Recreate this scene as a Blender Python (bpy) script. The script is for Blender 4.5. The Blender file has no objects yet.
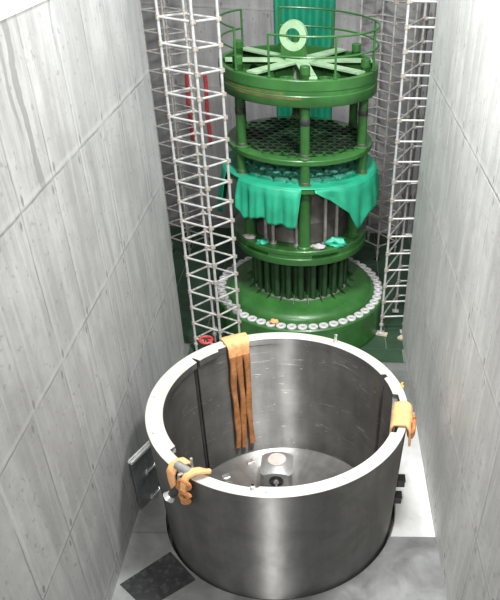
import bpy, bmesh, math, random
from mathutils import Vector, Matrix, noise
random.seed(7)
PI = math.pi
R_ = math.radians
C = bpy.context.scene.collection
sc = bpy.context.scene

# ------------------------------------------------------------------ materials
def mat(name):
    m = bpy.data.materials.new(name); m.use_nodes = True
    nt = m.node_tree
    return m, nt, nt.nodes['Principled BSDF']

def N(nt, t, **kw):
    n = nt.nodes.new(t)
    for k, v in kw.items(): setattr(n, k, v)
    return n

def math_(nt, op, a, b=None, c=None, clamp=False):
    n = N(nt, 'ShaderNodeMath', operation=op, use_clamp=clamp)
    for i, v in enumerate((a, b, c)):
        if v is None: continue
        if isinstance(v, (int, float)): n.inputs[i].default_value = v
        else: nt.links.new(v, n.inputs[i])
    return n.outputs[0]

def ramp(nt, fac, stops):
    n = N(nt, 'ShaderNodeValToRGB')
    cr = n.color_ramp
    while len(cr.elements) < len(stops): cr.elements.new(0.5)
    for e, (p, c) in zip(cr.elements, stops):
        e.position = p
        e.color = (c, c, c, 1) if isinstance(c, (int, float)) else (*c, 1)
    nt.links.new(fac, n.inputs[0])
    return n.outputs[0]

def mixc(nt, fac, a, b, blend='MIX'):
    n = N(nt, 'ShaderNodeMix', data_type='RGBA', blend_type=blend)
    for sock, v in ((n.inputs[0], fac), (n.inputs[6], a), (n.inputs[7], b)):
        if isinstance(v, (int, float)): sock.default_value = v
        elif isinstance(v, tuple): sock.default_value = (*v, 1)
        else: nt.links.new(v, sock)
    return n.outputs[2]

def noise_(nt, vec, scale, detail=4, rough=.55, mapscale=None, loc=None, dist=0):
    if mapscale or loc:
        mp = N(nt, 'ShaderNodeMapping')
        nt.links.new(vec, mp.inputs[0])
        if mapscale: mp.inputs['Scale'].default_value = mapscale
        if loc: mp.inputs['Location'].default_value = loc
        vec = mp.outputs[0]
    n = N(nt, 'ShaderNodeTexNoise')
    nt.links.new(vec, n.inputs['Vector'])
    n.inputs['Scale'].default_value = scale
    n.inputs['Detail'].default_value = detail
    n.inputs['Roughness'].default_value = rough
    n.inputs['Distortion'].default_value = dist
    return n.outputs['Fac']

def bump(nt, b, h, strength=.2, dist=.02):
    n = N(nt, 'ShaderNodeBump')
    n.inputs['Strength'].default_value = strength
    n.inputs['Distance'].default_value = dist
    nt.links.new(h, n.inputs['Height'])
    nt.links.new(n.outputs[0], b.inputs['Normal'])

def line_mask(nt, v, spacing, off, w):
    """1 on thin lines every `spacing` along v"""
    t = math_(nt, 'DIVIDE', math_(nt, 'SUBTRACT', v, off), spacing)
    fr = math_(nt, 'FRACT', math_(nt, 'ADD', t, 100.5))
    d = math_(nt, 'MULTIPLY', math_(nt, 'ABSOLUTE', math_(nt, 'SUBTRACT', fr, .5)), spacing)
    return math_(nt, 'SUBTRACT', 1, math_(nt, 'DIVIDE', d, w), clamp=True)

def concrete(name, base, lat, lat_sp, lat_off, stain=None, dirt=.5, line=.5):
    m, nt, b = mat(name)
    tc = N(nt, 'ShaderNodeTexCoord').outputs['Object']
    sep = N(nt, 'ShaderNodeSeparateXYZ'); nt.links.new(tc, sep.inputs[0])
    L = sep.outputs[0 if lat == 'x' else 1]; Z = sep.outputs[2]
    wob = math_(nt, 'MULTIPLY', math_(nt, 'SUBTRACT', noise_(nt, tc, 3, 3), .5), .05)
    Lw = math_(nt, 'ADD', L, wob); Zw = math_(nt, 'ADD', Z, wob)
    big = noise_(nt, tc, .55, 5, .6)
    mid = noise_(nt, tc, 4, 6, .65)
    fine = noise_(nt, tc, 45, 3, .6)
    streak = noise_(nt, tc, 1, 5, .62, mapscale=(3.2, 3.2, .22))
    streak2 = noise_(nt, tc, 1, 4, .6, mapscale=(8, 8, .55), loc=(3, 5, 1), dist=.6)
    col = mixc(nt, ramp(nt, big, [(.36, 0), (.62, 1)]), tuple(c*.74 for c in base), tuple(c*1.14 for c in base))
    # each formwork panel has its own tone
    pid = N(nt, 'ShaderNodeCombineXYZ')
    nt.links.new(math_(nt, 'FLOOR', math_(nt, 'DIVIDE', math_(nt, 'SUBTRACT', Lw, lat_off), lat_sp)), pid.inputs[0])
    nt.links.new(math_(nt, 'FLOOR', math_(nt, 'DIVIDE', math_(nt, 'SUBTRACT', Zw, 5.31), 1.69)), pid.inputs[1])
    wn = N(nt, 'ShaderNodeTexWhiteNoise'); nt.links.new(pid.outputs[0], wn.inputs['Vector'])
    col = mixc(nt, math_(nt, 'MULTIPLY', wn.outputs['Value'], .28), col, tuple(c*.6 for c in base))
    blot = noise_(nt, tc, 1.6, 7, .72, mapscale=(1, 1, .6), loc=(7, 7, 3), dist=.8)
    col = mixc(nt, math_(nt, 'MULTIPLY', ramp(nt, blot, [(.5, 0), (.66, 1)]), .5), col, tuple(c*.5 for c in base))
    col = mixc(nt, math_(nt, 'MULTIPLY', ramp(nt, blot, [(.34, 1), (.46, 0)]), .4), col, tuple(min(1, c*1.4) for c in base))
    col = mixc(nt, math_(nt, 'MULTIPLY', ramp(nt, mid, [(.38, 0), (.68, 1)]), .5), col, tuple(c*.7 for c in base))
    # vertical run marks, dark and pale
    col = mixc(nt, math_(nt, 'MULTIPLY', ramp(nt, streak, [(.46, 0), (.64, 1)]), dirt), col, tuple(c*.48 for c in base))
    col = mixc(nt, math_(nt, 'MULTIPLY', ramp(nt, streak2, [(.52, 0), (.68, 1)]), dirt*.8), col, tuple(min(1, c*1.35) for c in base))
    # pits
    pits = ramp(nt, noise_(nt, tc, 11, 3, .5), [(.63, 0), (.68, 1)])
    col = mixc(nt, math_(nt, 'MULTIPLY', pits, .6), col, tuple(c*.4 for c in base))
    # formwork joints: thin dark vertical and dark/pale horizontal
    brk = ramp(nt, noise_(nt, tc, 1.3, 3, .6, loc=(9, 2, 4)), [(.38, .15), (.6, 1)])
    v = math_(nt, 'MULTIPLY', line_mask(nt, Lw, lat_sp, lat_off, .018), brk)
    v2 = math_(nt, 'MULTIPLY', line_mask(nt, Lw, lat_sp, lat_off + .05, .025), .55)
    h = math_(nt, 'MULTIPLY', line_mask(nt, Zw, 1.69, 5.31, .022), brk)
    h2 = math_(nt, 'MULTIPLY', line_mask(nt, Zw, 1.69, 5.36, .045), .6)
    col = mixc(nt, math_(nt, 'MULTIPLY', math_(nt, 'MAXIMUM', v2, h2), line), col, tuple(min(1, c*1.35) for c in base))
    col = mixc(nt, math_(nt, 'MULTIPLY', math_(nt, 'MAXIMUM', v, h), line*1.5, clamp=True), col, tuple(c*.3 for c in base))
    # tie holes in pairs beside every crossing of the joints
    a = math_(nt, 'MULTIPLY', line_mask(nt, Lw, lat_sp, lat_off + .09, .05), line_mask(nt, Z, 1.69, 5.40, .10))
    a2 = math_(nt, 'MULTIPLY', line_mask(nt, Lw, lat_sp, lat_off - .06, .04), line_mask(nt, Z, 1.69, 5.22, .09))
    hole = ramp(nt, math_(nt, 'MAXIMUM', a, a2), [(.3, 0), (.5, 1)])
    col = mixc(nt, math_(nt, 'MULTIPLY', hole, .75), col, tuple(c*.22 for c in base))
    if stain:   # dark water run under the wall head: (lateral position, half width, lowest z)
        for (y0, w, zl, k) in stain:
            wy = math_(nt, 'ADD', L, math_(nt, 'MULTIPLY', math_(nt, 'SUBTRACT', noise_(nt, tc, 2.2, 4), .5), .22))
            d = math_(nt, 'SUBTRACT', 1, math_(nt, 'DIVIDE', math_(nt, 'ABSOLUTE', math_(nt, 'SUBTRACT', wy, y0)), w), clamp=True)
            d = ramp(nt, d, [(.1, 0), (.35, 1)])
            zz = ramp(nt, math_(nt, 'SUBTRACT', Z, zl), [(0, 0), (.25, 1)])
            col = mixc(nt, math_(nt, 'MULTIPLY', math_(nt, 'MULTIPLY', d, zz), k), col, tuple(c*.35 for c in base))
    col = mixc(nt, .25, col, mixc(nt, fine, tuple(c*.6 for c in base), tuple(min(1, c*1.3) for c in base)))
    nt.links.new(col, b.inputs['Base Color'])
    b.inputs['Roughness'].default_value = .62
    bump(nt, b, math_(nt, 'SUBTRACT', math_(nt, 'ADD', mid, math_(nt, 'MULTIPLY', fine, .3)), math_(nt, 'MAXIMUM', v, h)), .25, .015)
    return m

def paint(name, base, rough=.4, var=.25, scale=3.0, metal=0.0, dirt=None, dirt_amt=.4, bmp=.05, spec=None):
    m, nt, b = mat(name)
    tc = N(nt, 'ShaderNodeTexCoord').outputs['Object']
    n1 = noise_(nt, tc, scale, 5, .6)
    col = mixc(nt, ramp(nt, n1, [(.3, 0), (.7, 1)]), tuple(c*(1-var) for c in base), tuple(min(1, c*(1+var)) for c in base))
    if dirt:
        d = ramp(nt, noise_(nt, tc, scale*2.3, 6, .7, loc=(4, 1, 7)), [(.52, 0), (.72, 1)])
        col = mixc(nt, math_(nt, 'MULTIPLY', d, dirt_amt), col, dirt)
    nt.links.new(col, b.inputs['Base Color'])
    b.inputs['Metallic'].default_value = metal
    if spec is not None: b.inputs['Specular IOR Level'].default_value = spec
    rr = ramp(nt, noise_(nt, tc, scale*4, 4, .6, loc=(1, 8, 2)), [(.3, max(.02, rough-.08)), (.7, min(1, rough+.1))])
    nt.links.new(rr, b.inputs['Roughness'])
    if bmp: bump(nt, b, noise_(nt, tc, scale*9, 4, .6), bmp, .01)
    return m

def steel(name, base, rough, horiz=True, mott=.4, scratch=0.0):
    """brushed, stained steel; grain follows the lathe's UV (u round, v up)"""
    m, nt, b = mat(name)
    uv = N(nt, 'ShaderNodeTexCoord').outputs['UV']
    tc = N(nt, 'ShaderNodeTexCoord').outputs['Object']
    grain = noise_(nt, uv, 1, 5, .65, mapscale=(1.2, 45, 1) if horiz else (45, 1.2, 1))
    cloud = noise_(nt, tc, 1.7, 6, .65, dist=.4)
    drip = noise_(nt, uv, 1, 5, .6, mapscale=(6, .9, 1), loc=(2, 3, 0))
    col = mixc(nt, ramp(nt, cloud, [(.32, 0), (.7, 1)]), tuple(c*(1-mott) for c in base), tuple(min(1, c*(1+mott*.6)) for c in base))
    col = mixc(nt, math_(nt, 'MULTIPLY', ramp(nt, drip, [(.45, 0), (.7, 1)]), .35), col, tuple(c*.5 for c in base))
    col = mixc(nt, math_(nt, 'MULTIPLY', grain, .3), col, tuple(c*.55 for c in base))
    if scratch:
        s = noise_(nt, uv, 1, 3, .5, mapscale=(.4, 6, 1), loc=(5, 1, 0), dist=.9)
        line = ramp(nt, math_(nt, 'ABSOLUTE', math_(nt, 'SUBTRACT', s, .5)), [(0, 1), (.006, 0)])
        msk = ramp(nt, noise_(nt, uv, 2.2, 2, .5, loc=(0, 4, 0)), [(.5, 0), (.58, 1)])
        col = mixc(nt, math_(nt, 'MULTIPLY', math_(nt, 'MULTIPLY', line, msk), scratch), col, (.75, .75, .73))
        sp = ramp(nt, noise_(nt, uv, 1, 2, .5, mapscale=(9, 26, 1)), [(.72, 0), (.75, 1)])
        col = mixc(nt, math_(nt, 'MULTIPLY', sp, scratch), col, (.7, .7, .68))
    nt.links.new(col, b.inputs['Base Color'])
    b.inputs['Metallic'].default_value = .85
    if horiz:
        b.inputs['Anisotropic'].default_value = 1.0; b.inputs['Anisotropic Rotation'].default_value = .25
        tg = N(nt, 'ShaderNodeTangent', direction_type='RADIAL', axis='Z'); nt.links.new(tg.outputs[0], b.inputs['Tangent'])
    rr = math_(nt, 'ADD', math_(nt, 'MULTIPLY', math_(nt, 'SUBTRACT', cloud, .5), .12), rough)
    nt.links.new(rr, b.inputs['Roughness'])
    bump(nt, b, math_(nt, 'ADD', grain, math_(nt, 'MULTIPLY', cloud, .6)), .08, .01)
    return m

M = {}
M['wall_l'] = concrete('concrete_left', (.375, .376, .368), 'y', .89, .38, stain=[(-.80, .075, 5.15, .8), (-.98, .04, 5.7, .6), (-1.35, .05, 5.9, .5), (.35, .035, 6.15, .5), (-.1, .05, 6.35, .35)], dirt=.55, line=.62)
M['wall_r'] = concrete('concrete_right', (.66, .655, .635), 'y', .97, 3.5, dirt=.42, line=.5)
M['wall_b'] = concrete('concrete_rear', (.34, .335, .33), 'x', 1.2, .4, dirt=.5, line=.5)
M['cream'] = paint('cream_coping', (.6, .565, .49), .7, .1, 2)
M['green'] = paint('green_gloss_paint', (.030, .120, .026), .34, .25, 2.2, dirt=(.02, .06, .025), dirt_amt=.4)
M['green_light'] = paint('pale_green_lit_paint', (.30, .45, .27), .4, .25, 2.5, dirt=(.10, .28, .10), dirt_amt=.5)  # overhead light and gloss on the flat tops painted in as pale green
M['green_dark'] = paint('dark_green_paint', (.012, .046, .012), .4, .3, 3, dirt=(.015, .03, .015))
M['green_deck'] = paint('green_deck_paint', (.022, .055, .028), .55, .3, 1.5, dirt=(.03, .05, .035), dirt_amt=.6)
M['rust'] = paint('rust_streaked_green', (.13, .085, .03), .55, .4, 7, dirt=(.035, .12, .03), dirt_amt=1.0)
M['black'] = paint('black_rubber_and_hole_shade', (.018, .018, .02), .45, .4, 5, dirt=(.16, .16, .16), dirt_amt=.45)  # rubber of the mat; also paints the shade inside holes
M['dark'] = paint('dark_steel', (.05, .05, .05), .5, .4, 5, metal=.5)
M['drum'] = paint('stained_drum_steel', (.11, .10, .092), .42, .45, 3.2, metal=.35, dirt=(.06, .10, .05), dirt_amt=.6)
M['pipe'] = paint('pale_pipe_steel', (.42, .40, .38), .4, .3, 5, metal=.6)
M['galv'] = paint('galvanised_steel', (.62, .62, .61), .42, .2, 6, metal=.45, dirt=(.4, .34, .28), dirt_amt=.35)
M['galv_old'] = paint('dull_scaffold_steel', (.50, .48, .46), .5, .3, 6, metal=.35, dirt=(.22, .16, .12), dirt_amt=.5)
M['coupler'] = paint('rusty_coupler', (.42, .38, .33), .55, .3, 12, metal=.4, dirt=(.30, .16, .07), dirt_amt=.5)
M['bolt'] = paint('grey_bolt_steel', (.56, .54, .55), .5, .15, 9, metal=.2)
M['bolt_dimple'] = paint('bolt_dimple_steel', (.33, .32, .34), .5, .2, 9, metal=.2)
M['teal'] = paint('teal_tarpaulin', (.010, .27, .15), .55, .2, 2.5, bmp=.15)
M['teal_pale'] = paint('pale_teal_tarpaulin', (.02, .36, .22), .5, .2, 3, bmp=.15)
M['teal_film'] = paint('thin_teal_film_over_pale_plugs', (.10, .42, .30), .45, .25, 4, bmp=.1)
M['shell_out'] = steel('barrel_outer_steel', (.27, .268, .26), .50, True, .3)
M['shell_in'] = steel('barrel_inner_steel', (.30, .296, .285), .48, True, .28, scratch=.9)
M['rim'] = paint('machined_rim_steel', (.54, .525, .48), .45, .14, 2.5, metal=.25, dirt=(.55, .52, .46), dirt_amt=.4)
M['plate'] = steel('bottom_plate_steel', (.52, .51, .49), .38, True, .35)
M['hex'] = paint('grey_block_steel', (.33, .33, .32), .42, .25, 5, metal=.5)
M['hex_top'] = paint('pinkish_worn_steel', (.62, .52, .48), .5, .15, 6, metal=.2)
M['orange'] = paint('orange_webbing', (.76, .40, .17), .8, .2, 7, dirt=(.42, .15, .04), dirt_amt=.6, bmp=.3)
M['brown_web'] = paint('brown_orange_webbing', (.42, .175, .06), .8, .3, 9, dirt=(.14, .05, .02), dirt_amt=.7, bmp=.3)  # darker, browner webbing for lower lengths and knots
M['chrome'] = paint('bright_steel', (.8, .8, .8), .25, .1, 5, metal=.8)
M['wood'] = paint('pale_timber', (.55, .44, .32), .7, .2, 6)
M['yellow'] = paint('yellow_plastic', (.75, .55, .04), .5, .1, 6)
M['red'] = paint('red_paint', (.55, .05, .05), .45, .25, 5, dirt=(.6, .4, .4), dirt_amt=.4)
M['grey_cloth'] = paint('grey_rag', (.38, .34, .35), .85, .25, 9)
M['polished'] = paint('polished_floor_plate', (.62, .62, .61), .35, .2, 1.2, metal=.1, bmp=.03)
M['panel'] = paint('dark_grey_panel', (.13, .135, .14), .45, .35, 3, metal=.3, dirt=(.35, .35, .35), dirt_amt=.4)

def floor_mat():
    m, nt, b = mat('stainless_floor_liner')
    tc = N(nt, 'ShaderNodeTexCoord').outputs['Object']
    sep = N(nt, 'ShaderNodeSeparateXYZ'); nt.links.new(tc, sep.inputs[0])
    base = (.31, .315, .31)
    cl = noise_(nt, tc, 1.6, 6, .65, dist=.5)
    br = noise_(nt, tc, 1, 5, .6, mapscale=(30, 1.5, 1))
    col = mixc(nt, ramp(nt, cl, [(.3, 0), (.7, 1)]), tuple(c*.62 for c in base), tuple(c*1.2 for c in base))
    col = mixc(nt, math_(nt, 'MULTIPLY', br, .3), col, tuple(c*.6 for c in base))
    seam = line_mask(nt, sep.outputs[1], 2.3, -.62, .02)
    col = mixc(nt, math_(nt, 'MULTIPLY', seam, .6), col, (.12, .12, .12))
    nt.links.new(col, b.inputs['Base Color'])
    b.inputs['Metallic'].default_value = .55
    nt.links.new(ramp(nt, cl, [(.3, .3), (.7, .46)]), b.inputs['Roughness'])
    bump(nt, b, cl, .12, .03)
    return m
M['floor'] = floor_mat()

# ------------------------------------------------------------------ mesh helpers
def obj(name, bm, m, parent=None, smooth=True, angle=35):
    me = bpy.data.meshes.new(name)
    bmesh.ops.recalc_face_normals(bm, faces=bm.faces[:])
    bm.to_mesh(me); bm.free()
    for mm in (m if isinstance(m, (list, tuple)) else [m]): me.materials.append(mm)
    if smooth:
        me.polygons.foreach_set('use_smooth', [True]*len(me.polygons))
        try: me.set_sharp_from_angle(angle=R_(angle))
        except Exception: pass
    o = bpy.data.objects.new(name, me); C.objects.link(o)
    if parent: o.parent = parent
    return o

def tag(o, label, cat, group=None):
    o['label'] = label; o['category'] = cat
    if group: o['group'] = group
    return o

def thing(name, label, cat, loc=(0, 0, 0), rz=0, group=None):
    o = bpy.data.objects.new(name, None); C.objects.link(o)
    o.empty_display_size = .2
    o.location = loc; o.rotation_euler = (0, 0, rz)
    return tag(o, label, cat, group)

def struct(name, bm, m, smooth=False):
    o = obj(name, bm, m, None, smooth); o['kind'] = 'structure'; return o

def B(): return bmesh.new()

def box(bm, c, s, rot=None, bev=0):
    r = bmesh.ops.create_cube(bm, size=1)
    vs = r['verts']
    bmesh.ops.scale(bm, vec=s, verts=vs)
    if bev:
        es = list({e for v in vs for e in v.link_edges})
        q = bmesh.ops.bevel(bm, geom=es, offset=bev, segments=2, affect='EDGES', profile=.5)
        vs = list({v for f in q['faces'] for v in f.verts} | {v for v in vs if v.is_valid})
    if rot is not None: bmesh.ops.rotate(bm, cent=(0, 0, 0), matrix=rot, verts=vs)
    bmesh.ops.translate(bm, vec=c, verts=vs)
    return vs

def tube(bm, p, q, r, n=10, r2=None, caps=True):
    p = Vector(p); q = Vector(q); d = q-p
    rot = d.to_track_quat('Z', 'Y').to_matrix().to_4x4()
    bmesh.ops.create_cone(bm, cap_ends=caps, segments=n, radius1=r, radius2=r if r2 is None else r2,
                          depth=d.length, matrix=Matrix.Translation((p+q)/2) @ rot)

def path_tube(bm, pts, r, n=8, closed=False):
    pts = [Vector(p) for p in pts]
    k = len(pts); rings = []
    up = None
    for i, p in enumerate(pts):
        a = pts[(i-1) % k] if (closed or i > 0) else p
        b = pts[(i+1) % k] if (closed or i < k-1) else p
        t = (b-a).normalized()
        if up is None: up = t.orthogonal().normalized()
        up = (up - t*up.dot(t)).normalized()
        s = t.cross(up)
        rings.append([bm.verts.new(p + (up*math.cos(2*PI*j/n) + s*math.sin(2*PI*j/n))*r) for j in range(n)])
    for i in range(k if closed else k-1):
        A, D = rings[i], rings[(i+1) % k]
        for j in range(n):
            bm.faces.new((A[j], A[(j+1) % n], D[(j+1) % n], D[j]))
    if not closed:
        bm.faces.new(rings[0][::-1]); bm.faces.new(rings[-1])

def lathe(bm, prof, n=96, a0=0, a1=2*PI, closed_prof=False, mats=None):
    """prof: list of (r,z) or function(theta)->list; uv u = arc length, v = z"""
    uvl = bm.loops.layers.uv.verify()
    full = abs(a1-a0-2*PI) < 1e-6
    cols = []
    cnt = n if full else n+1
    for i in range(cnt):
        th = a0+(a1-a0)*i/n
        pr = prof(th) if callable(prof) else prof
        cols.append([(bm.verts.new((r*math.cos(th), r*math.sin(th), z)), r, z) for r, z in pr])
    m = len(cols[0])
    for i in range(n):
        A = cols[i]; D = cols[(i+1) % cnt]
        ta = a0+(a1-a0)*i/n; tb = a0+(a1-a0)*(i+1)/n
        for j in range(m if closed_prof else m-1):
            k = (j+1) % m
            vs = [A[j], D[j], D[k], A[k]]
            us = [ta, tb, tb, ta]
            seen = []; uu = []
            for v, u in zip(vs, us):
                if any((v[0].co-s[0].co).length < 1e-7 for s in seen): continue
                seen.append(v); uu.append(u)
            if len(seen) < 3: continue
            try: f = bm.faces.new([v[0] for v in seen])
            except ValueError: continue
            if mats: f.material_index = mats[j]
            for lp, v, u in zip(f.loops, seen, uu):
                flat = abs(A[j][2]-A[k][2]) < 1e-6
                lp[uvl].uv = (u*1.6, v[1] if flat else v[2])
    if not full and closed_prof:
        bm.faces.new([v[0] for v in cols[0]][::-1]); bm.faces.new([v[0] for v in cols[-1]])

def disc(bm, c, r, h, n=20, bev=.0):
    """squat cylinder with a chamfered top, standing on c"""
    x, y, z = c
    prof = [(r, 0), (r, h-bev), (r-bev, h)] if bev else [(r, 0), (r, h)]
    rings = [[bm.verts.new((x+q*math.cos(2*PI*i/n), y+q*math.sin(2*PI*i/n), z+zz)) for i in range(n)] for q, zz in prof]
    for A, D in zip(rings, rings[1:]):
        for i in range(n): bm.faces.new((A[i], A[(i+1) % n], D[(i+1) % n], D[i]))
    bm.faces.new(rings[-1]); bm.faces.new(rings[0][::-1])

def strap(bm, pts, side, w, t):
    """flat webbing: rectangle w x t swept along pts; side = width direction (vector or list)"""
    pts = [Vector(p) for p in pts]; rings = []
    for i, p in enumerate(pts):
        a = pts[max(0, i-1)]; b = pts[min(len(pts)-1, i+1)]
        tg = (b-a).normalized()
        s = Vector(side[i] if isinstance(side, list) else side)
        s = (s-tg*s.dot(tg)).normalized(); nrm = tg.cross(s)
        ww = w[i] if isinstance(w, list) else w
        prof = [(-.5, -.3), (-.42, -.5), (0, -.56), (.42, -.5), (.5, -.3), (.5, .3), (.42, .5), (0, .56), (-.42, .5), (-.5, .3)]
        rings.append([bm.verts.new(p+s*(x*ww)+nrm*(y*t)) for x, y in prof])
    for A, D in zip(rings, rings[1:]):
        k = len(A)
        for j in range(k): bm.faces.new((A[j], A[(j+1) % k], D[(j+1) % k], D[j]))
    bm.faces.new(rings[0][::-1]); bm.faces.new(rings[-1])

def clump(bm, c, s, seed, amp=.35, sub=3):
    r = bmesh.ops.create_icosphere(bm, subdivisions=sub, radius=1)
    for v in r['verts']:
        d = v.co.copy()
        k = 1+amp*noise.noise(d*1.7+Vector((seed, seed*2, 0)))+amp*.6*noise.noise(d*4+Vector((0, seed, seed)))
        v.co = Vector((c[0]+d.x*s[0]*k, c[1]+d.y*s[1]*k, max(c[2]+d.z*s[2]*k, c[2]-s[2]*.55)))

def cp(o, parent, loc=None, rz=None):
    c = o.copy(); C.objects.link(c); c.parent = parent
    if loc is not None: c.location = loc
    if rz is not None: c.rotation_euler = (0, 0, rz)
    return c

# ------------------------------------------------------------------ the pit
WL, WR = -2.193, 2.354
HB = 2.057
def slab(x0, x1, y0, y1, z0, z1):
    bm = B(); box(bm, ((x0+x1)/2, (y0+y1)/2, (z0+z1)/2), (x1-x0, y1-y0, z1-z0)); return bm
YB = 10.2
def floor_mesh(rh, dep):
    bm = B(); x0, x1, y0, y1 = -4.2, 4.2, -11, YB+.3
    angs = sorted([2*PI*i/160 for i in range(160)]+[math.atan2(y, x) % (2*PI) for x in (x0, x1) for y in (y0, y1)])
    top, out, low, ob = [], [], [], []
    for th in angs:
        c_, s_ = math.cos(th), math.sin(th); k = 1e9
        if c_ > 1e-9: k = min(k, x1/c_)
        if c_ < -1e-9: k = min(k, x0/c_)
        if s_ > 1e-9: k = min(k, y1/s_)
        if s_ < -1e-9: k = min(k, y0/s_)
        top.append(bm.verts.new((rh*c_, rh*s_, 0))); low.append(bm.verts.new((rh*c_, rh*s_, -dep)))
        out.append(bm.verts.new((k*c_, k*s_, 0))); ob.append(bm.verts.new((k*c_, k*s_, -dep-.1)))
    n = len(angs)
    for A, D in ((top, out), (low, top), (out, ob)):
        for i in range(n): bm.faces.new((A[i], A[(i+1) % n], D[(i+1) % n], D[i]))
    bm.faces.new(low); bm.faces.new(ob[::-1])
    return bm
struct('floor', floor_mesh(1.785, .30), M['floor'])
# polished plate strip let into the floor right of the barrel
def strip():
    bm = B(); n = 40; lo, hi = [], []
    pts = []
    y0, y1 = -.64, 2.35
    for i in range(n+1):
        y = y0+(y1-y0)*i/n
        pts.append((math.sqrt(max(0, 1.80**2-y*y)) if abs(y) < 1.6 else math.sqrt(1.80**2-1.6**2)-.0, y))
    poly = pts+[(2.325, y1), (2.37, y0)]
    a = [bm.verts.new((x, y, .001)) for x, y in poly]; b = [bm.verts.new((x, y, .006)) for x, y in poly]
    bm.faces.new(a[::-1]); bm.faces.new(b)
    for i in range(len(a)): bm.faces.new((a[i], a[(i+1) % len(a)], b[(i+1) % len(a)], b[i]))
    return bm
struct('floor_strip', strip(), M['polished'])
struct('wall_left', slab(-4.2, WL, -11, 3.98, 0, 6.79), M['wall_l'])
bm = B()
wr_pts = [(2.545, -11), (4.2, -11), (4.2, 5.0), (2.288, 5.0)]
lo = [bm.verts.new((x, y, 0)) for x, y in wr_pts]; hi = [bm.verts.new((x, y, 7.2)) for x, y in wr_pts]
bm.faces.new(lo[::-1]); bm.faces.new(hi)
for i in range(4): bm.faces.new((lo[i], lo[(i+1) % 4], hi[(i+1) % 4], hi[i]))
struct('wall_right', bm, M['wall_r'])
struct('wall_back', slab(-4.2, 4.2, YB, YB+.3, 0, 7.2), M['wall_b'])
struct('wall_rear_left', slab(-4.2, -3.85, 3.98, YB, 0, 7.2), M['wall_b'])
struct('wall_rear_right', slab(3.85, 4.2, 5.0, YB, 0, 7.2), M['wall_b'])
# pale kerb at the head of the left wall
struct('trim_1', slab(-4.2, WL+.015, -11, 3.98, 6.79, 6.82), M['cream'])
# green steel decking under the assembly
bm = B(); uvx = None
for i in range(8):
    for j in range(6):
        x0 = -3.85+i*.9625; y0 = 4.45+j*.9583
        if i == 0 or True:
            box(bm, (x0+.481, y0+.479, .006), (.945, .94, .012), bev=.003)
for i in range(4):
    box(bm, (-2.18+4.44*(i+.5)/4, 4.20, .006), (1.095, .48, .012), bev=.003)
deck = struct('floor_deck', bm, M['green_deck'])
# two grey service pipes on the back wall
for k, (x, r) in enumerate(((2.72, .09), (3.02, .07))):
    bm = B(); tube(bm, (x, YB-.12, 0), (x, YB-.12, 7.2), r, 16)
    for z in (1.2, 3.2, 5.2): box(bm, (x, YB-.06, z), (r*2.8, .12, .07))
    tag(obj('wall_pipe', bm, M['pipe']), ['thick grey vertical pipe on the back wall behind the right scaffold tower',
        'thinner grey vertical pipe on the back wall, right of the thick one'][k], 'pipe')

# ------------------------------------------------------------------ steel barrel
barrel = thing('core_barrel', 'large open-topped steel barrel with a pale machined rim, standing on the pit floor', 'barrel')
def gang(th): return (math.degrees(th)+180) % 360-180
def r_in(th):
    a = gang(th)
    if 142.6 < a < 144.2 or 23.2 < a < 25.6: return 1.725
    if -21 < a < 9: return 1.715
    return 1.635
def r_lip(th):
    a = gang(th)
    if 142.6 < a < 144.2 or 23.2 < a < 25.6: return 1.70
    if -21 < a < 9: return 1.70
    if a > 129 or a < -143: return 1.575
    return 1.655 if -143 <= a < -95 else 1.628
bm = B(); lathe(bm, lambda th: [(r_in(th), -.29), (1.728, -.29), (1.732, 0), (1.8, HB-.11), (r_in(th), HB-.11)], 480, closed_prof=True, mats=[0, 0, 0, 0, 1])
obj('shell', bm, [M['shell_out'], M['shell_in']], barrel, angle=30)
bm = B(); lathe(bm, lambda th: [(r_lip(th), HB-.11), (1.8, HB-.11), (1.805, HB-.07), (1.805, HB-.006), (1.799, HB), (r_lip(th)+.006, HB), (r_lip(th), HB-.006)], 480, closed_prof=True, mats=[1, 1, 1, 0, 0, 0, 1])
obj('rim', bm, [M['rim'], M['shell_out']], barrel, angle=30)
bm = B(); lathe(bm, [(0, -.28), (1.53, -.28), (1.53, -.20), (1.52, -.19), (0, -.19)], 128)
obj('bottom_plate', bm, M['plate'], barrel)
# keyway bars lying in the two narrow slots
for a, r in ((144.7, 1.64), (22.6, 1.655)):
    bm = B(); box(bm, (0, 0, 0), (.04, .045, HB+.1), bev=.006)
    o = obj('keyway_bar', bm, M['dark'], barrel, smooth=False)
    o.location = (r*math.cos(R_(a)), r*math.sin(R_(a)), (HB+.1)/2-.26); o.rotation_euler = (0, 0, R_(a))
bm = B(); box(bm, (0, 0, 0), (.012, .5, HB+.1))  # dark sheet added to paint the shade in the wide recess
o = obj('keyway_shade', bm, M['dark'], barrel, smooth=False); a = R_(-6)
o.location = (1.704*math.cos(a), 1.704*math.sin(a), (HB+.1)/2-.26); o.rotation_euler = (0, 0, a)
# rim bolts and pegs
bm = B(); disc(bm, (0, 0, 0), .03, .022, 6, .004)
b0 = obj('rim_bolt', bm, M['bolt'], barrel, smooth=False); first = True
for a in (-91, -58, -28, 178, -156, 150, 106, 83, 45, 30, 125):
    loc = (1.715*math.cos(R_(a)), 1.715*math.sin(R_(a)), HB)
    if first: b0.location = loc; first = False
    else: cp(b0, barrel, loc)
for a, h, r in ((63, .16, 1.73), (-97, .075, 1.69)):
    bm = B(); tube(bm, (0, 0, 0), (0, 0, h), .02, 10); disc(bm, (0, 0, 0), .035, .02, 12); disc(bm, (0, 0, h-.03), .026, .03, 10, .006)
    o = obj('rim_peg', bm, M['chrome'], barrel); o.location = (r*math.cos(R_(a)), r*math.sin(R_(a)), HB)
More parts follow.
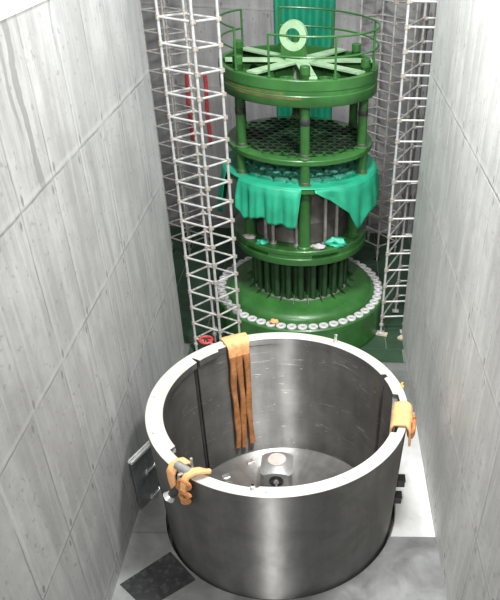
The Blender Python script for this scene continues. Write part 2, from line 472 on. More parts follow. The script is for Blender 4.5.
# dark brackets on the outside, right
for a, z in ((-2, .52), (-1, .12)):
    bm = B(); box(bm, (0, 0, 0), (.20, .12, .13), bev=.01); box(bm, (.03, 0, .075), (.15, .16, .03), bev=.006)
    o = obj('side_lug', bm, M['dark'], barrel, smooth=False)
    o.location = ((1.79 if z > .3 else 1.775)*math.cos(R_(a)), 1.79*math.sin(R_(a)), z+.08); o.rotation_euler = (0, 0, R_(a))
# small drilled marks on the bottom plate
for (x, y) in ((-.62, 1.12), (-.98, .75)):
    bm = B(); box(bm, (0, 0, 0), (.12, .10, .04), bev=.008)
    o = obj('plate_clip', bm, M['chrome'], barrel, smooth=False); o.location = (x, y, -.17); o.rotation_euler = (0, 0, .5)

# ------------------------------------------------------------------ hexagonal block inside
hx = thing('steel_block', 'grey chamfered steel block with a round pinkish cap, standing inside the barrel', 'steel block', (-.125, .74, -.188))
H = .44; HW = .262
def blockring(z, k0=None):
    out = []
    for i in range(96):
        th = 2*PI*i/96
        k = HW/math.cos(((th+PI/4) % (PI/2))-PI/4); k = min(k, .335)
        zz = z if z is not None else H-(k-.16)*.62
        if k0: k = k0; zz = z
        out.append(bm.verts.new((k*math.cos(th), k*math.sin(th), zz)))
    return out
bm = B(); r0, r1, r2 = blockring(0), blockring(None), blockring(H, .16)
for A, D in ((r0, r1), (r1, r2)):
    for i in range(96): bm.faces.new((A[i], A[(i+1) % 96], D[(i+1) % 96], D[i]))
bm.faces.new(r0[::-1]); bm.faces.new(r2)
obj('body', bm, M['hex'], hx, angle=25)
bm = B(); disc(bm, (0, 0, H+.0005), .15, .02, 32, .008); obj('cap', bm, M['hex_top'], hx)['label'] = 'pinkish worn round cap'
bm = B()
bmesh.ops.create_cone(bm, cap_ends=True, segments=24, radius1=.12, radius2=.12, depth=.02, matrix=Matrix.Translation((0, -HW+.006, .20)) @ Matrix.Rotation(PI/2, 4, 'X'))
obj('hole', bm, M['black'], hx)['label'] = 'round hole, its shade painted as a black disc'  # flat black disc stands in for a shaded recess
bm = B(); tube(bm, (0, -HW, .20), (0, -HW-.03, .20), .045, 16); box(bm, (0, -HW-.012, .11), (.035, .02, .10)); obj('pin', bm, M['chrome'], hx)['label'] = 'bright pin across the hole'

# ------------------------------------------------------------------ orange slings
def polar(r, a, z): return Vector((r*math.cos(R_(a)), r*math.sin(R_(a)), z))
rs = thing('lifting_sling', 'orange lifting sling of three strands hung over the rear of the barrel rim', 'sling', polar(1.72, 116, HB))
inv = -rs.location
for k, (a, dz) in enumerate(((121.2, .0), (117.3, -.03), (113.2, .02))):
    pts = []
    for (r, z) in ((1.85, HB-.26), (1.845, HB-.1), (1.84, HB-.02), (1.815, HB+.025), (1.76, HB+.035), (1.68, HB+.035), (1.61, HB+.02), (1.592, HB-.05), (1.59, HB-.2)):
        pts.append(polar(r, a, z)+inv)
    for j in range(14):
        z = HB-.2-(HB-.2+.04-dz)*(j+1)/14
        pts.append(polar(1.592-.012*math.sin(j*1.3+k)-.01, a+.45*math.sin(j*.5+k*2)-.35*(j/14)*(k-1)*1.5, z)+inv)
    side = Vector((-math.sin(R_(a)), math.cos(R_(a)), 0))
    ws = [.165]*6+[.15,.125,.115]+[.09+.012*math.sin(j*.9+k) for j in range(14)]
    bm = B(); strap(bm, pts[:9], side, ws[:9], .035)
    st = obj('strand', bm, M['orange'], rs, angle=60)
    bm = B(); strap(bm, pts[8:], side, ws[8:], .055)
    obj('strand_tail', bm, M['brown_web'], st, angle=60)['label'] = 'brownish lower length'

ls = thing('lifting_sling', 'crumpled orange sling tied around the shackle on the front left of the barrel rim', 'sling', polar(1.72, -128, HB))
def lp(pts, base): return [p-base.location for p in pts]
side = Vector((-math.sin(R_(-131)), math.cos(R_(-131)), 0))
bm = B(); strap(bm, lp([polar(1.60, -130, HB-.10), polar(1.61, -130, HB+.0), polar(1.65, -130.4, HB+.05), polar(1.73, -131, HB+.065), polar(1.81, -131.5, HB+.045), polar(1.86, -131.7, HB-.04), polar(1.868, -131.5, HB-.16), polar(1.862, -131, HB-.31)], ls), side, [.13, .14, .15, .15, .15, .15, .14, .12], .03)
obj('strap', bm, M['orange'], ls, angle=60)
sd2 = Vector((math.cos(R_(-70)), math.sin(R_(-70)), .35))
for k, dz in enumerate((0, .0)):
    bm = B(); o_ = .5-k
    strap(bm, lp([polar(1.63+.03*o_, -118.5-2*o_, HB+.05), polar(1.69, -120-2*o_, HB+.085), polar(1.76, -121.7-1.6*o_, HB+.10), polar(1.83, -123.3-1.2*o_, HB+.06), polar(1.875, -124.2-o_, HB-.03), polar(1.885, -124.4-o_, HB-.14)], ls), sd2, [.06, .075, .08, .08, .08, .075], .05)
    obj('strap', bm, M['orange'], ls, angle=60)
bm = B()
for k, (a, z) in enumerate(((-123.6, HB-.05), (-124.8, HB-.12), (-123.8, HB-.20), (-124.6, HB-.28), (-124, HB-.35))):
    c = polar(1.885, a, z)-ls.location; w_ = .075-.006*k
    path_tube(bm, [c+Vector((w_*math.cos(t), w_*-.5*math.cos(t), .035*math.sin(t)+.03*math.sin(t+k*2))) for t in [2*PI*i/16 for i in range(16)]], .026, 7, True)
obj('knot', bm, M['brown_web'], ls)
sh = thing('lifting_shackle', 'grey steel shackle with a thick pin hooked over the front left barrel rim', 'shackle', polar(1.8, -127, HB))
sb = -Vector(sh.location)
tdir = Vector((-math.sin(R_(-127)), math.cos(R_(-127)), 0)); rdir = Vector((math.cos(R_(-127)), math.sin(R_(-127)), 0))
c0 = polar(1.77, -126.5, HB+.062)+sb
bm = B(); tube(bm, c0-tdir*.13, c0+tdir*.13, .058, 20); obj('pin', bm, M['hex'], sh)
a_ = polar(1.85, -126.5, HB-.14)+sb; b_ = polar(1.97, -129.5, HB-.31)+sb
bm = B(); tube(bm, a_, b_, .05, 20); obj('lower_pin', bm, M['dark'], sh)
d_ = (b_-a_).normalized()
bm = B(); tube(bm, b_-d_*.03, b_+d_*.025, .06, 20, .085); obj('end_washer', bm, M['chrome'], sh)['label'] = 'bright flared round end'
bm = B(); tube(bm, polar(1.66, -126, HB+.0)+sb, polar(1.66, -126, HB+.17)+sb, .018, 8); obj('cotter', bm, M['pipe'], sh)
bm = B(); path_tube(bm, [c0+tdir*.05, c0+rdir*.09-Vector((0, 0, .02)), a_+d_*.06], .022, 8); obj('side_plate', bm, M['hex'], sh)

rr = thing('lifting_sling', 'wide orange sling folded over the right side of the barrel rim', 'sling', polar(1.75, -8, HB))
side = Vector((-math.sin(R_(-8)), math.cos(R_(-8)), 0))
for k, (a, w) in enumerate(((-13.5, .19), (-8, .19), (-2.5, .18))):
    bm = B()
    pts = [(1.60, HB-.40+.05*k), (1.60, HB-.2), (1.60, HB-.03), (1.63, HB+.03), (1.75, HB+.045+.008*k), (1.81, HB+.035), (1.85, HB-.03), (1.86, HB-.14), (1.868, HB-.26-.04*(k == 0))]
    strap(bm, lp([polar(r, a+.4*math.sin(i*1.7+k), z) for i, (r, z) in enumerate(pts)], rr), side, w, .034)
    obj('strand', bm, M['orange'], rr, angle=60)
bm = B()
for k in range(5):
    c = polar(1.865, -13+k*2.2, HB-.07-.045*((k*2) % 4))-rr.location
    path_tube(bm, [c+Vector((.035*math.sin(t), .09*math.cos(t), .06*math.sin(t+k))) for t in [2*PI*i/14 for i in range(14)]], .026, 7, True)
obj('knot', bm, M['brown_web'], rr)

# ------------------------------------------------------------------ upper internals, green
GX, GY = .063, 5.716
G = thing('reactor_internals', 'tall tiered green assembly of rings, plates and columns at the end of the pit', 'reactor component', (GX, GY, 0))
def part(name, bm, m, parent=G, label=None, **k):
    o = obj(name, bm, m, parent, **k)
    if label: o['label'] = label
    return o
# base flange with rounded shoulder
bm = B(); lathe(bm, [(.6, .013), (1.80, .013), (1.826, .04), (1.826, .725), (1.80, .75), (1.575, .75), (1.56, .765)], 160)
part('base_flange', bm, M['green'])
bm = B(); lathe(bm, [(1.575, .74), (1.565, .80), (1.53, .86), (1.46, .90), (1.36, .93), (1.20, .945), (1.16, .955), (1.04, .965), (1.0, .985), (.6, .985)], 160)
part('shoulder_ring', bm, M['green'])
bm = B(); lathe(bm, [(1.03, .955), (1.035, .985), (1.0, 1.0), (.97, .985)], 128); part('seat_ring', bm, M['pipe'])
# flange bolts
NB = 50; proto = None
for i in range(NB):
    th = 2*PI*i/NB; loc = (1.70*math.cos(th), 1.70*math.sin(th), .75)
    if proto is None:
        bm = B(); lathe(bm, [(0, 0), (.098, 0), (.098, .022), (.09, .03), (.045, .03), (.035, .018), (0, .018)], 24)
        proto = part('flange_bolt', bm, M['bolt']); proto.location = loc
        bm = B(); disc(bm, (0, 0, .0), .034, .0215, 14); dp = obj('dimple', bm, M['bolt_dimple'], proto)
    else:
        c = cp(proto, G, loc, th); cp(dp, c)
# guide tubes between flange and middle ring
proto = None
for (cnt, r, rad, off) in ((24, .96, .06, .05), (18, .78, .06, .1)):
    proto = None
    for i in range(cnt):
        th = off+2*PI*i/cnt; loc = (r*math.cos(th), r*math.sin(th), .97)
        if proto is None:
            bm = B(); lathe(bm, [(0, 0), (rad*1.2, 0), (rad*1.2, .05), (rad, .07), (rad, .95), (0, .95)], 14)
            proto = part('guide_tube', bm, M['green_dark']); proto.location = loc
        else: cp(proto, G, loc, th)
proto = None
for i in range(24):
    th = .05+PI/24+2*PI*i/24
    if proto is None:
        bm = B()
        vs = [bm.verts.new(p) for p in ((1.0, -.008, .96), (1.17, -.008, .96), (1.0, -.008, 1.09), (1.0, .008, .96), (1.17, .008, .96), (1.0, .008, 1.09))]
        bm.faces.new(vs[:3]); bm.faces.new(vs[3:][::-1])
        for a, b_ in ((0, 1), (1, 2), (2, 0)): bm.faces.new((vs[a], vs[b_], vs[b_+3], vs[a+3]))
        proto = part('gusset', bm, M['green_dark'], smooth=False); proto.rotation_euler = (0, 0, th)
    else: cp(proto, G, (0, 0, 0), th)
bm = B(); lathe(bm, [(.66, .98), (.66, 1.95)], 64); part('inner_core', bm, M['dark'])
# middle ring with slots in its face
def slot_ring(bm, ro, ri, z0, z1, slots, n=240):
    def ins(th):
        a = gang(th)
        return any(s0 < a < s1 for s0, s1 in slots)
    def prof(th):
        d = ro-.10 if ins(th) else ro-.012
        return [(ri, z0), (ro-.01, z0), (ro, z0+.015), (ro, z0+.13), (d, z0+.14), (d, z0+.215), (ro, z0+.225), (ro, z1-.015), (ro-.012, z1), (ri, z1)]
    lathe(bm, prof, n, closed_prof=True)
bm = B(); slot_ring(bm, 1.349, .97, 1.906, 2.21, [(-140, -116), (-77, -54), (-15, 8), (45, 68), (105, 128), (165, 178)])
part('middle_ring', bm, M['green'])
# drum, columns and pipes between middle ring and slab
bm = B(); lathe(bm, [(.985, 2.2), (1.0, 2.23), (.985, 2.27), (.985, 2.6), (.995, 2.62), (.985, 2.64), (.985, 2.98), (.995, 3.0), (.985, 3.02), (.985, 3.4)], 96)
part('drum', bm, M['drum'], label='brownish grey stained drum')
COL = [6+60*i for i in range(6)]
proto = None
for a in COL:
    th = R_(a-90); loc = (1.17*math.cos(th), 1.17*math.sin(th), 2.21)
    if proto is None:
        bm = B(); lathe(bm, [(0, 0), (.135, 0), (.135, .03), (.11, .05), (.11, 1.1), (.13, 1.12), (.13, 1.155), (0, 1.155)], 20)
        proto = part('lower_column', bm, M['green']); proto.location = loc
    else: cp(proto, G, loc)
proto = None
for a in (-125, -116, -91, -82, -62, -48, -150, -20, 20, 50, 80, 110, 140, 170):
    th = R_(a); loc = (1.09*math.cos(th), 1.09*math.sin(th), 2.21)
    if proto is None:
        bm = B(); lathe(bm, [(0, 0), (.07, 0), (.07, .03), (.035, .04), (.035, 1.1), (0, 1.1)], 14)
        proto = part('riser_pipe', bm, M['pipe']); proto.location = loc
    else: cp(proto, G, loc)
# slab
bm = B(); lathe(bm, [(0, 3.36), (1.44, 3.36), (1.45, 3.37), (1.45, 3.43), (1.44, 3.44), (0, 3.44)], 128)
part('lower_plate', bm, M['green'])
# perforated plate on hexagonal pattern
def perf(name, zt, ro, rin, pitch, hole, m, thick):
    bm = B(); n = 12
    rows = int(rin/(pitch*.866))+1
    for j in range(-rows, rows+1):
        for i in range(-20, 21):
            x = (i+(j % 2)*.5)*pitch; y = j*pitch*.866
            if math.hypot(x, y) > rin: continue
            hexv, footv, rimv, holv, botv = [], [], [], [], []
            for k in range(n):
                th = 2*PI*k/n+PI/6
                kk = (pitch/2)/math.cos(((th-PI/6+PI/6) % (PI/3))-PI/6)*.9995
                # flat sides of the cell face the six neighbours
                kk = (pitch/2)/math.cos(((th+PI/6) % (PI/3))-PI/6)
                c_, s_ = math.cos(th), math.sin(th)
                hexv.append(bm.verts.new((x+kk*c_, y+kk*s_, zt)))
                footv.append(bm.verts.new((x+hole*1.14*c_, y+hole*1.14*s_, zt)))
                rimv.append(bm.verts.new((x+hole*1.14*c_, y+hole*1.14*s_, zt+.04)))
                holv.append(bm.verts.new((x+hole*c_, y+hole*s_, zt+.04)))
                botv.append(bm.verts.new((x+hole*c_, y+hole*s_, zt-thick)))
            for mi, (A, D) in enumerate(((hexv, footv), (footv, rimv), (rimv, holv), (holv, botv))):
                for k in range(n):
                    f = bm.faces.new((A[k], A[(k+1) % n], D[(k+1) % n], D[k])); f.material_index = (0, 1, 1, 2)[mi]
    return part(name, bm, m, angle=40)
perf('perforated_plate', 3.915, 1.362, 1.15, .186, .078, [M['green_dark'], M['green'], M['black']], .09)  # hole walls coloured black to paint in the shade inside
bm = B(); lathe(bm, [(1.10, 3.827), (1.345, 3.827), (1.362, 3.84), (1.362, 3.91), (1.35, 3.922), (1.235, 3.922), (1.10, 3.912)], 128, closed_prof=True)
part('plate_ring', bm, M['green'])
# short columns slab -> perforated plate, long columns plate -> top ring
for (nm, z0, z1, r) in (('short_column', 3.44, 3.83, 1.28), ('upper_column', 3.92, 5.30, 1.25)):
    proto = None; h = z1-z0
    for a in COL:
        th = R_(a-90); loc = (r*math.cos(th), r*math.sin(th), z0)
        if proto is None:
            bm = B(); lathe(bm, [(0, 0), (.115, 0), (.115, .03), (.085, .05), (.085, h*.5), (.085, h), (0, h)], 20)
            proto = part(nm, bm, M['green']); proto.location = loc
            bm = B(); lathe(bm, [(.087, .05), (.093, .055), (.093, .09), (.087, .095)], 20); k1 = obj('collar', bm, M['drum'], proto)
            if nm == 'upper_column':
                bm = B(); lathe(bm, [(.087, h*.42), (.092, h*.43), (.092, h*.49), (.087, h*.5)], 20); k2 = obj('band', bm, M['dark'], proto)
        else:
            c = cp(proto, G, loc); cp(k1, c)
            if nm == 'upper_column': cp(k2, c)
# top ring
bm = B(); lathe(bm, [(1.34, 4.815), (1.40, 4.815), (1.41, 4.83), (1.41, 4.98), (1.402, 4.99), (1.402, 5.06), (1.41, 5.07), (1.41, 5.22), (1.404, 5.227), (1.32, 5.227), (1.32, 5.19), (1.32, 5.18)], 160, closed_prof=True)
o = part('top_ring', bm, M['green']); o.location.x = -.02
bm = B(); lathe(bm, [(1.335, 4.85), (1.335, 4.90), (.98, 4.90), (.98, 4.85)], 128, closed_prof=True); part('inner_ledge', bm, M['green'])
for (a0, a1, z0, z1) in ((-146, -98, 4.995, 5.03), (-138, -86, 4.93, 4.965)):
    bm = B(); rr0 = 1.41 if z1 < 4.98 else 1.402
    lathe(bm, [(rr0-.004, z0), (rr0+.0015, z0+.004), (rr0+.0015, z1-.004), (rr0-.004, z1)], 60, R_(a0), R_(a1))
    o = part('rust_stain', bm, M['rust'], label='rusty streak on the ring face'); o.location.x = -.02
# radial beams with webs pierced by round holes
def web_plate(bm, r0, r1, z0, z1, hc, hr, t, y):
    n = 24
    outer, inner = [], []
    for s in (-t/2, t/2):
        O, I = [], []
        for k in range(n):
            th = 2*PI*k/n
            c_, s_ = math.cos(th), math.sin(th)
            mx = 1e9
            if c_ > 1e-6: mx = min(mx, (r1-hc[0])/c_)
            if c_ < -1e-6: mx = min(mx, (r0-hc[0])/c_)
            if s_ > 1e-6: mx = min(mx, (z1-hc[1])/s_)
            if s_ < -1e-6: mx = min(mx, (z0-hc[1])/s_)
            O.append(bm.verts.new((hc[0]+mx*c_, y+s, hc[1]+mx*s_)))
            I.append(bm.verts.new((hc[0]+hr*c_, y+s, hc[1]+hr*s_)))
        for k in range(n): bm.faces.new((O[k], O[(k+1) % n], I[(k+1) % n], I[k]))
        outer.append(O); inner.append(I)
    for k in range(n):
        bm.faces.new((outer[0][k], outer[0][(k+1) % n], outer[1][(k+1) % n], outer[1][k]))
        bm.faces.new((inner[0][k], inner[0][(k+1) % n], inner[1][(k+1) % n], inner[1][k]))
proto = None
for i in range(8):
    th = R_(10+45*i)
    if proto is None:
        bm = B()
        vs = []
        for (x, w) in ((.16, .115), (1.31, .105)):
            for z in (5.232, 5.262):
                vs += [bm.verts.new((x, -w, z)), bm.verts.new((x, w, z))]
        q = vs
        for f in ((0, 1, 3, 2), (4, 6, 7, 5), (0, 4, 5, 1), (2, 3, 7, 6), (0, 2, 6, 4), (1, 5, 7, 3)): bm.faces.new([q[k] for k in f])
        proto = part('spoke', bm, M['green_light'], label='top of a spoke, overhead light painted in as pale green', smooth=False); proto.rotation_euler = (0, 0, th)
        bm = B(); web_plate(bm, .2, 1.30, 4.92, 5.235, (.80, 5.08), .10, .03, 0.0); wb = obj('web', bm, M['green'], proto)
    else:
        c = cp(proto, G, (0, 0, 0), th); cp(wb, c)
bm = B(); lathe(bm, [(0, 4.9), (.22, 4.9), (.22, 5.25), (.30, 5.262), (.30, 5.285), (.28, 5.295), (0, 5.295)], 48); part('hub', bm, M['green_light'])
# stub sockets between the spokes
proto = None
for i in range(8):
    th = R_(32.5+45*i)
    loc = (.88*math.cos(th), .88*math.sin(th), 4.9)
    if proto is None:
        bm = B(); lathe(bm, [(.13, -.04), (.13, .23), (.12, .245), (.085, .245), (.08, .235), (.08, 0)], 24); proto = part('stub_socket', bm, M['green']); proto.location = loc
    else: cp(proto, G, loc)
# pins on the ring head above the columns
proto = None
for a in COL:
    th = R_(a-90); loc = (1.25*math.cos(th), 1.25*math.sin(th), 5.2)
    if proto is None:
        bm = B(); disc(bm, (0, 0, 0), .085, .22, 20, .012); proto = part('column_head', bm, M['green']); proto.location = loc
    else: cp(proto, G, loc)
# lifting lug
lug_base_z = 5.295
bm = B()
def washer(bm, c, ro, ri, t, n=48):
    rr_ = []
    for (r, y) in ((ro, -t/2), (ro, t/2), (ri, t/2), (ri, -t/2)):
        rr_.append([bm.verts.new((c[0]+r*math.cos(2*PI*i/n), c[1]+y, c[2]+r*math.sin(2*PI*i/n))) for i in range(n)])
    for j in range(4):
        A, D = rr_[j], rr_[(j+1) % 4]
        for i in range(n): bm.faces.new((A[i], A[(i+1) % n], D[(i+1) % n], D[i]))
washer(bm, (0, 0, 0), .235, .125, .16)
lug = part('lifting_lug', bm, M['green_light'], label='pale green lifting eye'); lug.location = (-.11, 0, 5.63); lug.rotation_euler = (0, 0, R_(-8))
bm = B(); box(bm, (0, 0, -.24), (.44, .14, .22), bev=.01); box(bm, (0, -.03, -.325), (.30, .3, .03), bev=.01)
obj('lug_foot', bm, M['green'], lug, smooth=False)
# guard rails in two runs
def rail(a0, a1, posts, zt=5.86, r=1.37):
    root = None
    for z in (zt, 5.56):
        bm = B(); n = max(6, int(abs(a1-a0)/5))
        path_tube(bm, [polar(r, a0+(a1-a0)*i/n, z) for i in range(n+1)], .017, 8)
        o = part('guard_rail', bm, M['green'])
        if root is None: root = o
        else: o.name = 'mid_rail'; o.parent = root
    for a in posts:
        bm = B(); p = polar(r, a, 5.2); q = polar(r, a, zt+.01)
        tube(bm, p, q, .02, 10); disc(bm, (p.x, p.y, 5.237), .035, .02, 12); obj('rail_post', bm, M['green'], root)
rail(-109, 109, (-109, -63, -22, 16, 66, 109))
rail(143, 222, (143, 187, 222))

# ------------------------------------------------------------------ teal sheet over the lower plate
def teal_sheet():
    bm = B(); n = 200; z0 = 3.452
    pit = .30
    def h(x, y):
        # nearest plug under the sheet (hexagonal pattern)
        best = 9
        j0 = round(y/(pit*.866))
        for j in (j0-1, j0, j0+1):
            xs = (j % 2)*.5*pit
            i0 = round((x-xs)/pit)
            for i in (i0-1, i0, i0+1):
                best = min(best, math.hypot(x-(i*pit+xs), y-j*pit*.866))
        t = max(0, min(1, (.138-best)/.02))
        return .05*t*t*(3-2*t)
    radii = [0.02]+[.05+.03*k for k in range(41)]+[1.28, 1.33, 1.38, 1.43, 1.462]
    rings = []
    for r in radii:
        k = 200
        ring = []
        for i in range(k):
            th = 2*PI*i/k
            x, y = r*math.cos(th), r*math.sin(th)
            z = z0+(h(x, y) if r < 1.2 else .012)+.006*noise.noise(Vector((x*3, y*3, 0)))
            if r > 1.44: z = z0+.002
            ring.append(bm.verts.new((x, y, z)))
        rings.append(ring)
    for A, D in zip(rings, rings[1:]):
        for i in range(200):
            f = bm.faces.new((A[i], A[(i+1) % 200], D[(i+1) % 200], D[i]))
            c = f.calc_center_median()
            if math.hypot(c.x, c.y) < 1.2 and h(c.x, c.y) > .02: f.material_index = 1
    bm.faces.new(rings[0][::-1])
    def flap(a0, a1, prof, seed, bulge=.05, m=60, rows=16):
        g = []
        for j in range(rows+1):
            row = []
            for i in range(m+1):
                u = i/m; a = a0+(a1-a0)*u
                Lp = prof(u); t = j/rows
                fold = .035*math.sin(u*PI*7+seed)+.02*math.sin(u*PI*15+seed*2)+.03*noise.noise(Vector((u*5, t*.6, seed)))
                r = 1.462+.03*min(1, t*6)+bulge*t+fold*min(1, t*1.6)
                row.append(bm.verts.new(polar(r, a, z0+.004-Lp*t)))
            g.append(row)
        for A, D in zip(g, g[1:]):
            for i in range(m):
                try: bm.faces.new((A[i], A[i+1], D[i+1], D[i]))
                except ValueError: pass
    def lerp(tab, u):
        for (u0, v0), (u1, v1) in zip(tab, tab[1:]):
            if u0 <= u <= u1: return v0+(v1-v0)*(u-u0)/(u1-u0)
        return tab[-1][1]
    f1 = [(0, .50), (.12, .70), (.3, .62), (.42, .58), (.55, .66), (.7, .64), (.85, .70), (.93, .66), (1, .03)]
    flap(-137, -87, lambda u: lerp(f1, u), 1.0)
    f2 = [(0, .03), (.12, .22), (.25, .48), (.33, .85), (.40, .88), (.46, .62), (.7, .62), (.85, .5), (1, .42)]
    flap(-78, 22, lambda u: lerp(f2, u), 2.3)
    f3 = [(0, .3), (.2, .85), (.6, 1.05), (1, .7)]
    flap(150, 205, lambda u: lerp(f3, u), 4.0, .12)
    o = obj('teal_sheet', bm, [M['teal'], M['teal_film']], angle=70)
    o.location = (GX, GY, 0)
    sm = o.modifiers.new('thick', 'SOLIDIFY'); sm.thickness = .006; sm.offset = 1
    return o
tag(teal_sheet(), 'teal green protective sheet spread over the round plate, its flaps hanging down', 'cloth')

# back tarpaulin hung against the rear wall
bm = B(); g = []
for j in range(31):
    row = []
    for i in range(61):
        u = i/60; v = j/30
        x = -.69+1.36*u+.02*math.sin(v*5+1)*(u-.5); z = 6.75-4.4*v
        y = YB-.14-.05*math.sin(u*PI*9+.6*math.sin(v*3))-.03*noise.noise(Vector((u*4, v*3, 2)))
        row.append(bm.verts.new((x, y, z)))
    g.append(row)
for A, D in zip(g, g[1:]):
    for i in range(60): bm.faces.new((A[i], A[i+1], D[i+1], D[i]))
o = obj('hanging_tarpaulin', bm, M['teal'], angle=70); sm = o.modifiers.new('thick', 'SOLIDIFY'); sm.thickness = .006
tag(o, 'long teal tarpaulin hanging down the back wall behind the green assembly', 'tarpaulin')

# rags on the middle ring and flange
def rag(name, label, loc, s, m, seed, amp=.5):
    bm = B(); clump(bm, (0, 0, s[2]*.55), s, seed, amp)
    o = obj(name, bm, m, angle=80); o.location = loc; return tag(o, label, 'rag')
p = polar(1.24, -55, 0); rag('cloth_rag', 'bunched teal rag on the right of the middle ring', (GX+p.x, GY+p.y, 2.215), (.19, .10, .10), M['teal_pale'], 3.1, .7)
p = polar(1.24, -72, 0); rag('cloth_rag', 'grey rag on the middle ring right of the front column', (GX+p.x, GY+p.y, 2.215), (.13, .07, .05), M['grey_cloth'], 5.2)
p = polar(1.26, -123, 0); rag('cloth_rag', 'small teal rag on the left of the middle ring', (GX+p.x, GY+p.y, 2.215), (.11, .07, .06), M['teal_pale'], 7.7)
p = polar(1.25, -140, 0); rag('cloth_rag', 'grey rag at the far left of the middle ring', (GX+p.x, GY+p.y, 2.215), (.12, .07, .05), M['grey_cloth'], 8.8)
p = polar(1.66, -106, 0); rag('cloth_rag', 'small orange rag lying on the bolts of the green base flange', (GX+p.x, GY+p.y, .782), (.085, .06, .05), M['orange'], 2.2)

# ------------------------------------------------------------------ scaffold towers
def scaffold(label, A, Bp, D, zs, ztop, m, r=.025, zb=0.0, rr=.0185, brace=()):
    """A front corner, Bp and D its neighbours; fourth corner completes the parallelogram"""
    A = Vector((*A, 0)); Bp = Vector((*Bp, 0)); D = Vector((*D, 0)); E_ = Bp+D-A
    cen = (A+E_)/2
    T = thing('scaffold_tower', label, 'scaffold', (cen.x, cen.y, zb), 0, None)
    cs = [A, Bp, E_, D]
    protos = {}
    for i, c in enumerate(cs):
        c = c-cen
        if 'post' not in protos:
            bm = B(); tube(bm, (0, 0, 0), (0, 0, ztop-zb), r, 12); box(bm, (0, 0, .006), (.14, .14, .012))
            tube(bm, (0, 0, .0), (0, 0, .22), r*.75, 10); disc(bm, (0, 0, .18), r*1.7, .05, 10)
            po = obj('post', bm, m, T); protos['post'] = po; po.location = (c.x, c.y, 0)
        else: po = cp(protos['post'], T, (c.x, c.y, 0))
        for z in zs:
            if 'coup' not in protos:
                bm = B(); tube(bm, (0, 0, -.035), (0, 0, .035), r*1.5, 10); box(bm, (r*1.6, 0, 0), (.03, .045, .05)); box(bm, (0, r*1.6, 0), (.045, .03, .05))
                protos['coup'] = obj('coupler', bm, M['coupler'], po); protos['coup'].location = (0, 0, z-zb)
            else: cp(protos['coup'], po, (0, 0, z-zb))
    for i in range(4):
        p = cs[i]-cen; q = cs[(i+1) % 4]-cen; key = i % 2
        for z in zs:
            k = 'rung%d' % i
            if k not in protos:
                bm = B(); d = q-p; tube(bm, d.normalized()*.02, d-d.normalized()*.02, rr, 10)
                o = obj('rung', bm, m, T); protos[k] = o
            else: o = cp(protos[k], T)
            o.location = (p.x, p.y, z-zb)
    return T
S = .955
zsL = [7.93-(7.93-(.35+.375*k))*S for k in range(-1, 19)]
scaffold('silver scaffold tower at the left, in front of the green assembly', (-1.444, 3.89), (-1.12, 4.27), (-2.0, 4.16), zsL, zsL[-1]+.2, M['galv'])
zsR = [.46+.367*k for k in range(0, 18)]
scaffold('silver scaffold tower against the end of the right wall', (1.83, 5.0), (2.325, 5.06), (2.22, 5.93), zsR, zsR[-1]+.2, M['galv'], zb=.06)
zf = [.37+.39*k for k in range(0, 16)]
scaffold('dull far scaffold tower behind the left tower, by the back wall', (-2.85, 8.4), (-2.45, 8.85), (-3.36, 8.7), zf, zf[-1]+.3, M['galv_old'])
scaffold('dull far scaffold tower on the right behind the green assembly', (1.93, 8.6), (2.42, 8.95), (1.25, 9.3), zf, zf[-1]+.3, M['galv_old'])
# timber pads under the right tower
bm = B(); box(bm, (0, 0, .024), (.36, .11, .048), bev=.006); o = obj('timber_pad', bm, M['wood'], smooth=False); o.location = (1.80, 5.0, .012); o.rotation_euler = (0, 0, R_(-14))
tag(o, 'pale timber pad under the left foot of the right scaffold tower', 'timber')
bm = B(); box(bm, (0, 0, .024), (.15, .11, .048), bev=.006); o = obj('timber_pad', bm, M['wood'], smooth=False); o.location = (2.27, 4.86, .012); o.rotation_euler = (0, 0, R_(50))
tag(o, 'pale timber pad at the foot of the right scaffold tower nearest the right wall', 'timber')

# red and pale hoses on the back wall, left
for k, x in enumerate((-2.84, -2.40)):
    bm = B(); pts = [(x+.015*math.sin(i*.8+k), YB-.046, 2.3+.16*i) for i in range(11)]
    path_tube(bm, pts, .045, 10)
    o = obj('red_hose', bm, M['red']); tag(o, ['left of two red hoses hanging on the back wall behind the left scaffold',
        'right of two red hoses hanging on the back wall behind the left scaffold'][k], 'hose')
# red valve and dark fittings at the tower foot
bm = B(); v = thing('pipe_valve', 'small dark valve with a red handwheel at the foot of the left scaffold tower', 'valve', (-1.62, 3.35, 0))
bm = B(); lathe(bm, [(0, 0), (.11, 0), (.11, .03), (.05, .05), (.05, .55), (.10, .58), (.10, .66), (.04, .70), (.04, .86), (0, .86)], 20); obj('body', bm, M['dark'], v)
bm = B(); path_tube(bm, [(.12*math.cos(2*PI*i/20), .12*math.sin(2*PI*i/20), .84) for i in range(20)], .022, 8, True); tube(bm, (-.12, 0, .84), (.12, 0, .84), .015, 8); tube(bm, (0, -.12, .84), (0, .12, .84), .015, 8)
obj('handwheel', bm, M['red'], v)

# ------------------------------------------------------------------ floor bits beside the barrel
bm = B()
q = [(-2.14, -1.56), (-1.56, -.985), (-1.12, -1.47), (-1.70, -1.95)]
lo = [bm.verts.new((x, y, 0.001)) for x, y in q]; hi = [bm.verts.new((x, y, .018)) for x, y in q]
bm.faces.new(lo[::-1]); bm.faces.new(hi)
for i in range(4): bm.faces.new((lo[i], lo[(i+1) % 4], hi[(i+1) % 4], hi[i]))
bmesh.ops.bevel(bm, geom=bm.edges[:], offset=.004, segments=1, affect='EDGES')
tag(obj('floor_mat', bm, M['black'], smooth=False), 'scuffed black rectangular mat on the floor at the lower left of the barrel', 'mat')
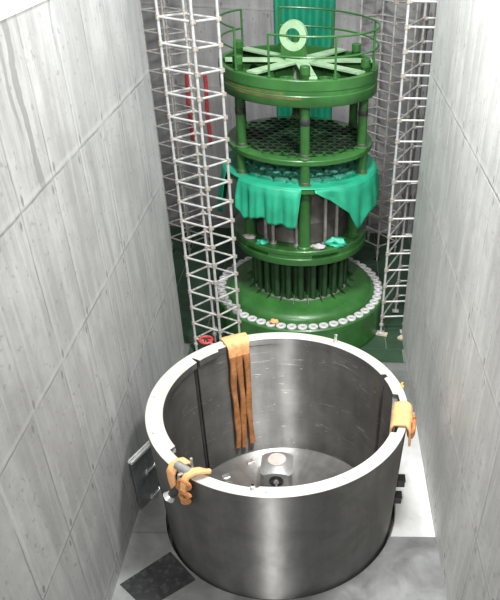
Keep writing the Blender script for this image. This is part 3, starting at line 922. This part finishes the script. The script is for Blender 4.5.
# upright panel between the left wall and the barrel
pa = Vector((-2.165, -.18, 0)); pb = Vector((-1.955, .27, 0)); d = (pb-pa); ang = math.atan2(d.y, d.x); Ln = d.length
pn = thing('wall_panel', 'dark grey upright panel with a bright top channel between left wall and barrel', 'panel', (pa+pb)/2, ang)
bm = B(); box(bm, (0, 0, .50), (Ln, .02, 1.0), bev=.004); obj('sheet', bm, M['panel'], pn, smooth=False)
bm = B(); box(bm, (0, .028, 1.02), (Ln+.05, .03, .05), bev=.006); box(bm, (0, -.028, 1.02), (Ln+.05, .03, .05), bev=.006); box(bm, (0, 0, 1.005), (Ln+.03, .05, .02)); obj('top_channel', bm, M['galv'], pn, smooth=False)
for z in (.60, .06):
    bm = B(); tube(bm, (-.02, -.03, z), (.24, -.03, z), .022, 10); tube(bm, (.2, -.03, z-.04), (.2, -.03, z+.06), .014, 8); box(bm, (.02, -.018, z), (.05, .03, .1), bev=.005); obj('latch', bm, M['chrome'], pn)
# yellow tag on the right wall
bm = B(); box(bm, (0, 0, 0), (.02, .09, .06), bev=.006); tube(bm, (0, .0, .03), (0, .0, .07), .012, 8)
o = obj('yellow_tag', bm, M['yellow'], smooth=False); o.location = (WR-.012, 3.38, .05)
o.location = polar(1.822, 15, 2.03); o.rotation_euler = (0, 0, R_(15))
tag(o, 'small yellow tag fixed to the outer edge of the barrel rim by the right wall', 'tag')

# ------------------------------------------------------------------ light
w = bpy.data.worlds.new('hall'); sc.world = w; w.use_nodes = True
bg = w.node_tree.nodes['Background']; bg.inputs[0].default_value = (.93, .97, 1, 1); bg.inputs[1].default_value = .31
def area(name, loc, tgt, size, power, col=(1, 1, 1)):
    l = bpy.data.lights.new(name, 'AREA'); l.shape = 'DISK'; l.size = size; l.energy = power; l.color = col
    o = bpy.data.objects.new(name, l); C.objects.link(o); o.location = loc
    o.rotation_euler = (Vector(tgt)-Vector(loc)).to_track_quat('-Z', 'Y').to_euler()
    return o
area('hall_lamp', (1.8, -.9, 9.3), (-.2, .2, 1), .8, 640, (1, .99, .97))
area('hall_lamp', (.3, .9, 11.5), (0, 7.0, 4), 1.3, 1050, (.97, .99, 1))
l = bpy.data.lights.new('hall_spot', 'SPOT'); l.energy = 5200; l.spot_size = R_(36); l.spot_blend = .6; l.shadow_soft_size = .45; l.color = (1, .99, .97)
o = bpy.data.objects.new('hall_spot', l); C.objects.link(o); o.location = (-.9, -10.5, 10.5)
o.rotation_euler = (Vector((0, .6, 1.0))-o.location).to_track_quat('-Z', 'Y').to_euler()

# ------------------------------------------------------------------ camera
cam = bpy.data.cameras.new('camera'); co = bpy.data.objects.new('camera', cam); C.objects.link(co)
Rr = ((0.9985067453230665, -0.02429328440364799, 0.048929703424609866),
      (-0.023373056072187322, 0.6195759629979514, 0.7845886350980413),
      (-0.04937590297081353, -0.7845606811509512, 0.618082969994945))
mw = Matrix(((Rr[0][0], Rr[1][0], Rr[2][0], 0.6017769570090433), (Rr[0][1], Rr[1][1], Rr[2][1], -7.334336452352304),
             (Rr[0][2], Rr[1][2], Rr[2][2], 7.932372918350333), (0, 0, 0, 1)))
co.matrix_world = mw
cam.sensor_width = 36; cam.sensor_fit = 'AUTO'
cam.lens = 670.9056193953306/600*36
cam.shift_x = (250-355.78608)/600; cam.shift_y = (398.53235-300)/600
cam.clip_end = 200
sc.camera = co
sc.view_settings.view_transform = 'Standard'; sc.view_settings.look = 'None'
sc.view_settings.gamma = 1; sc.view_settings.use_curve_mapping = False
sc.view_settings.exposure = 0.0
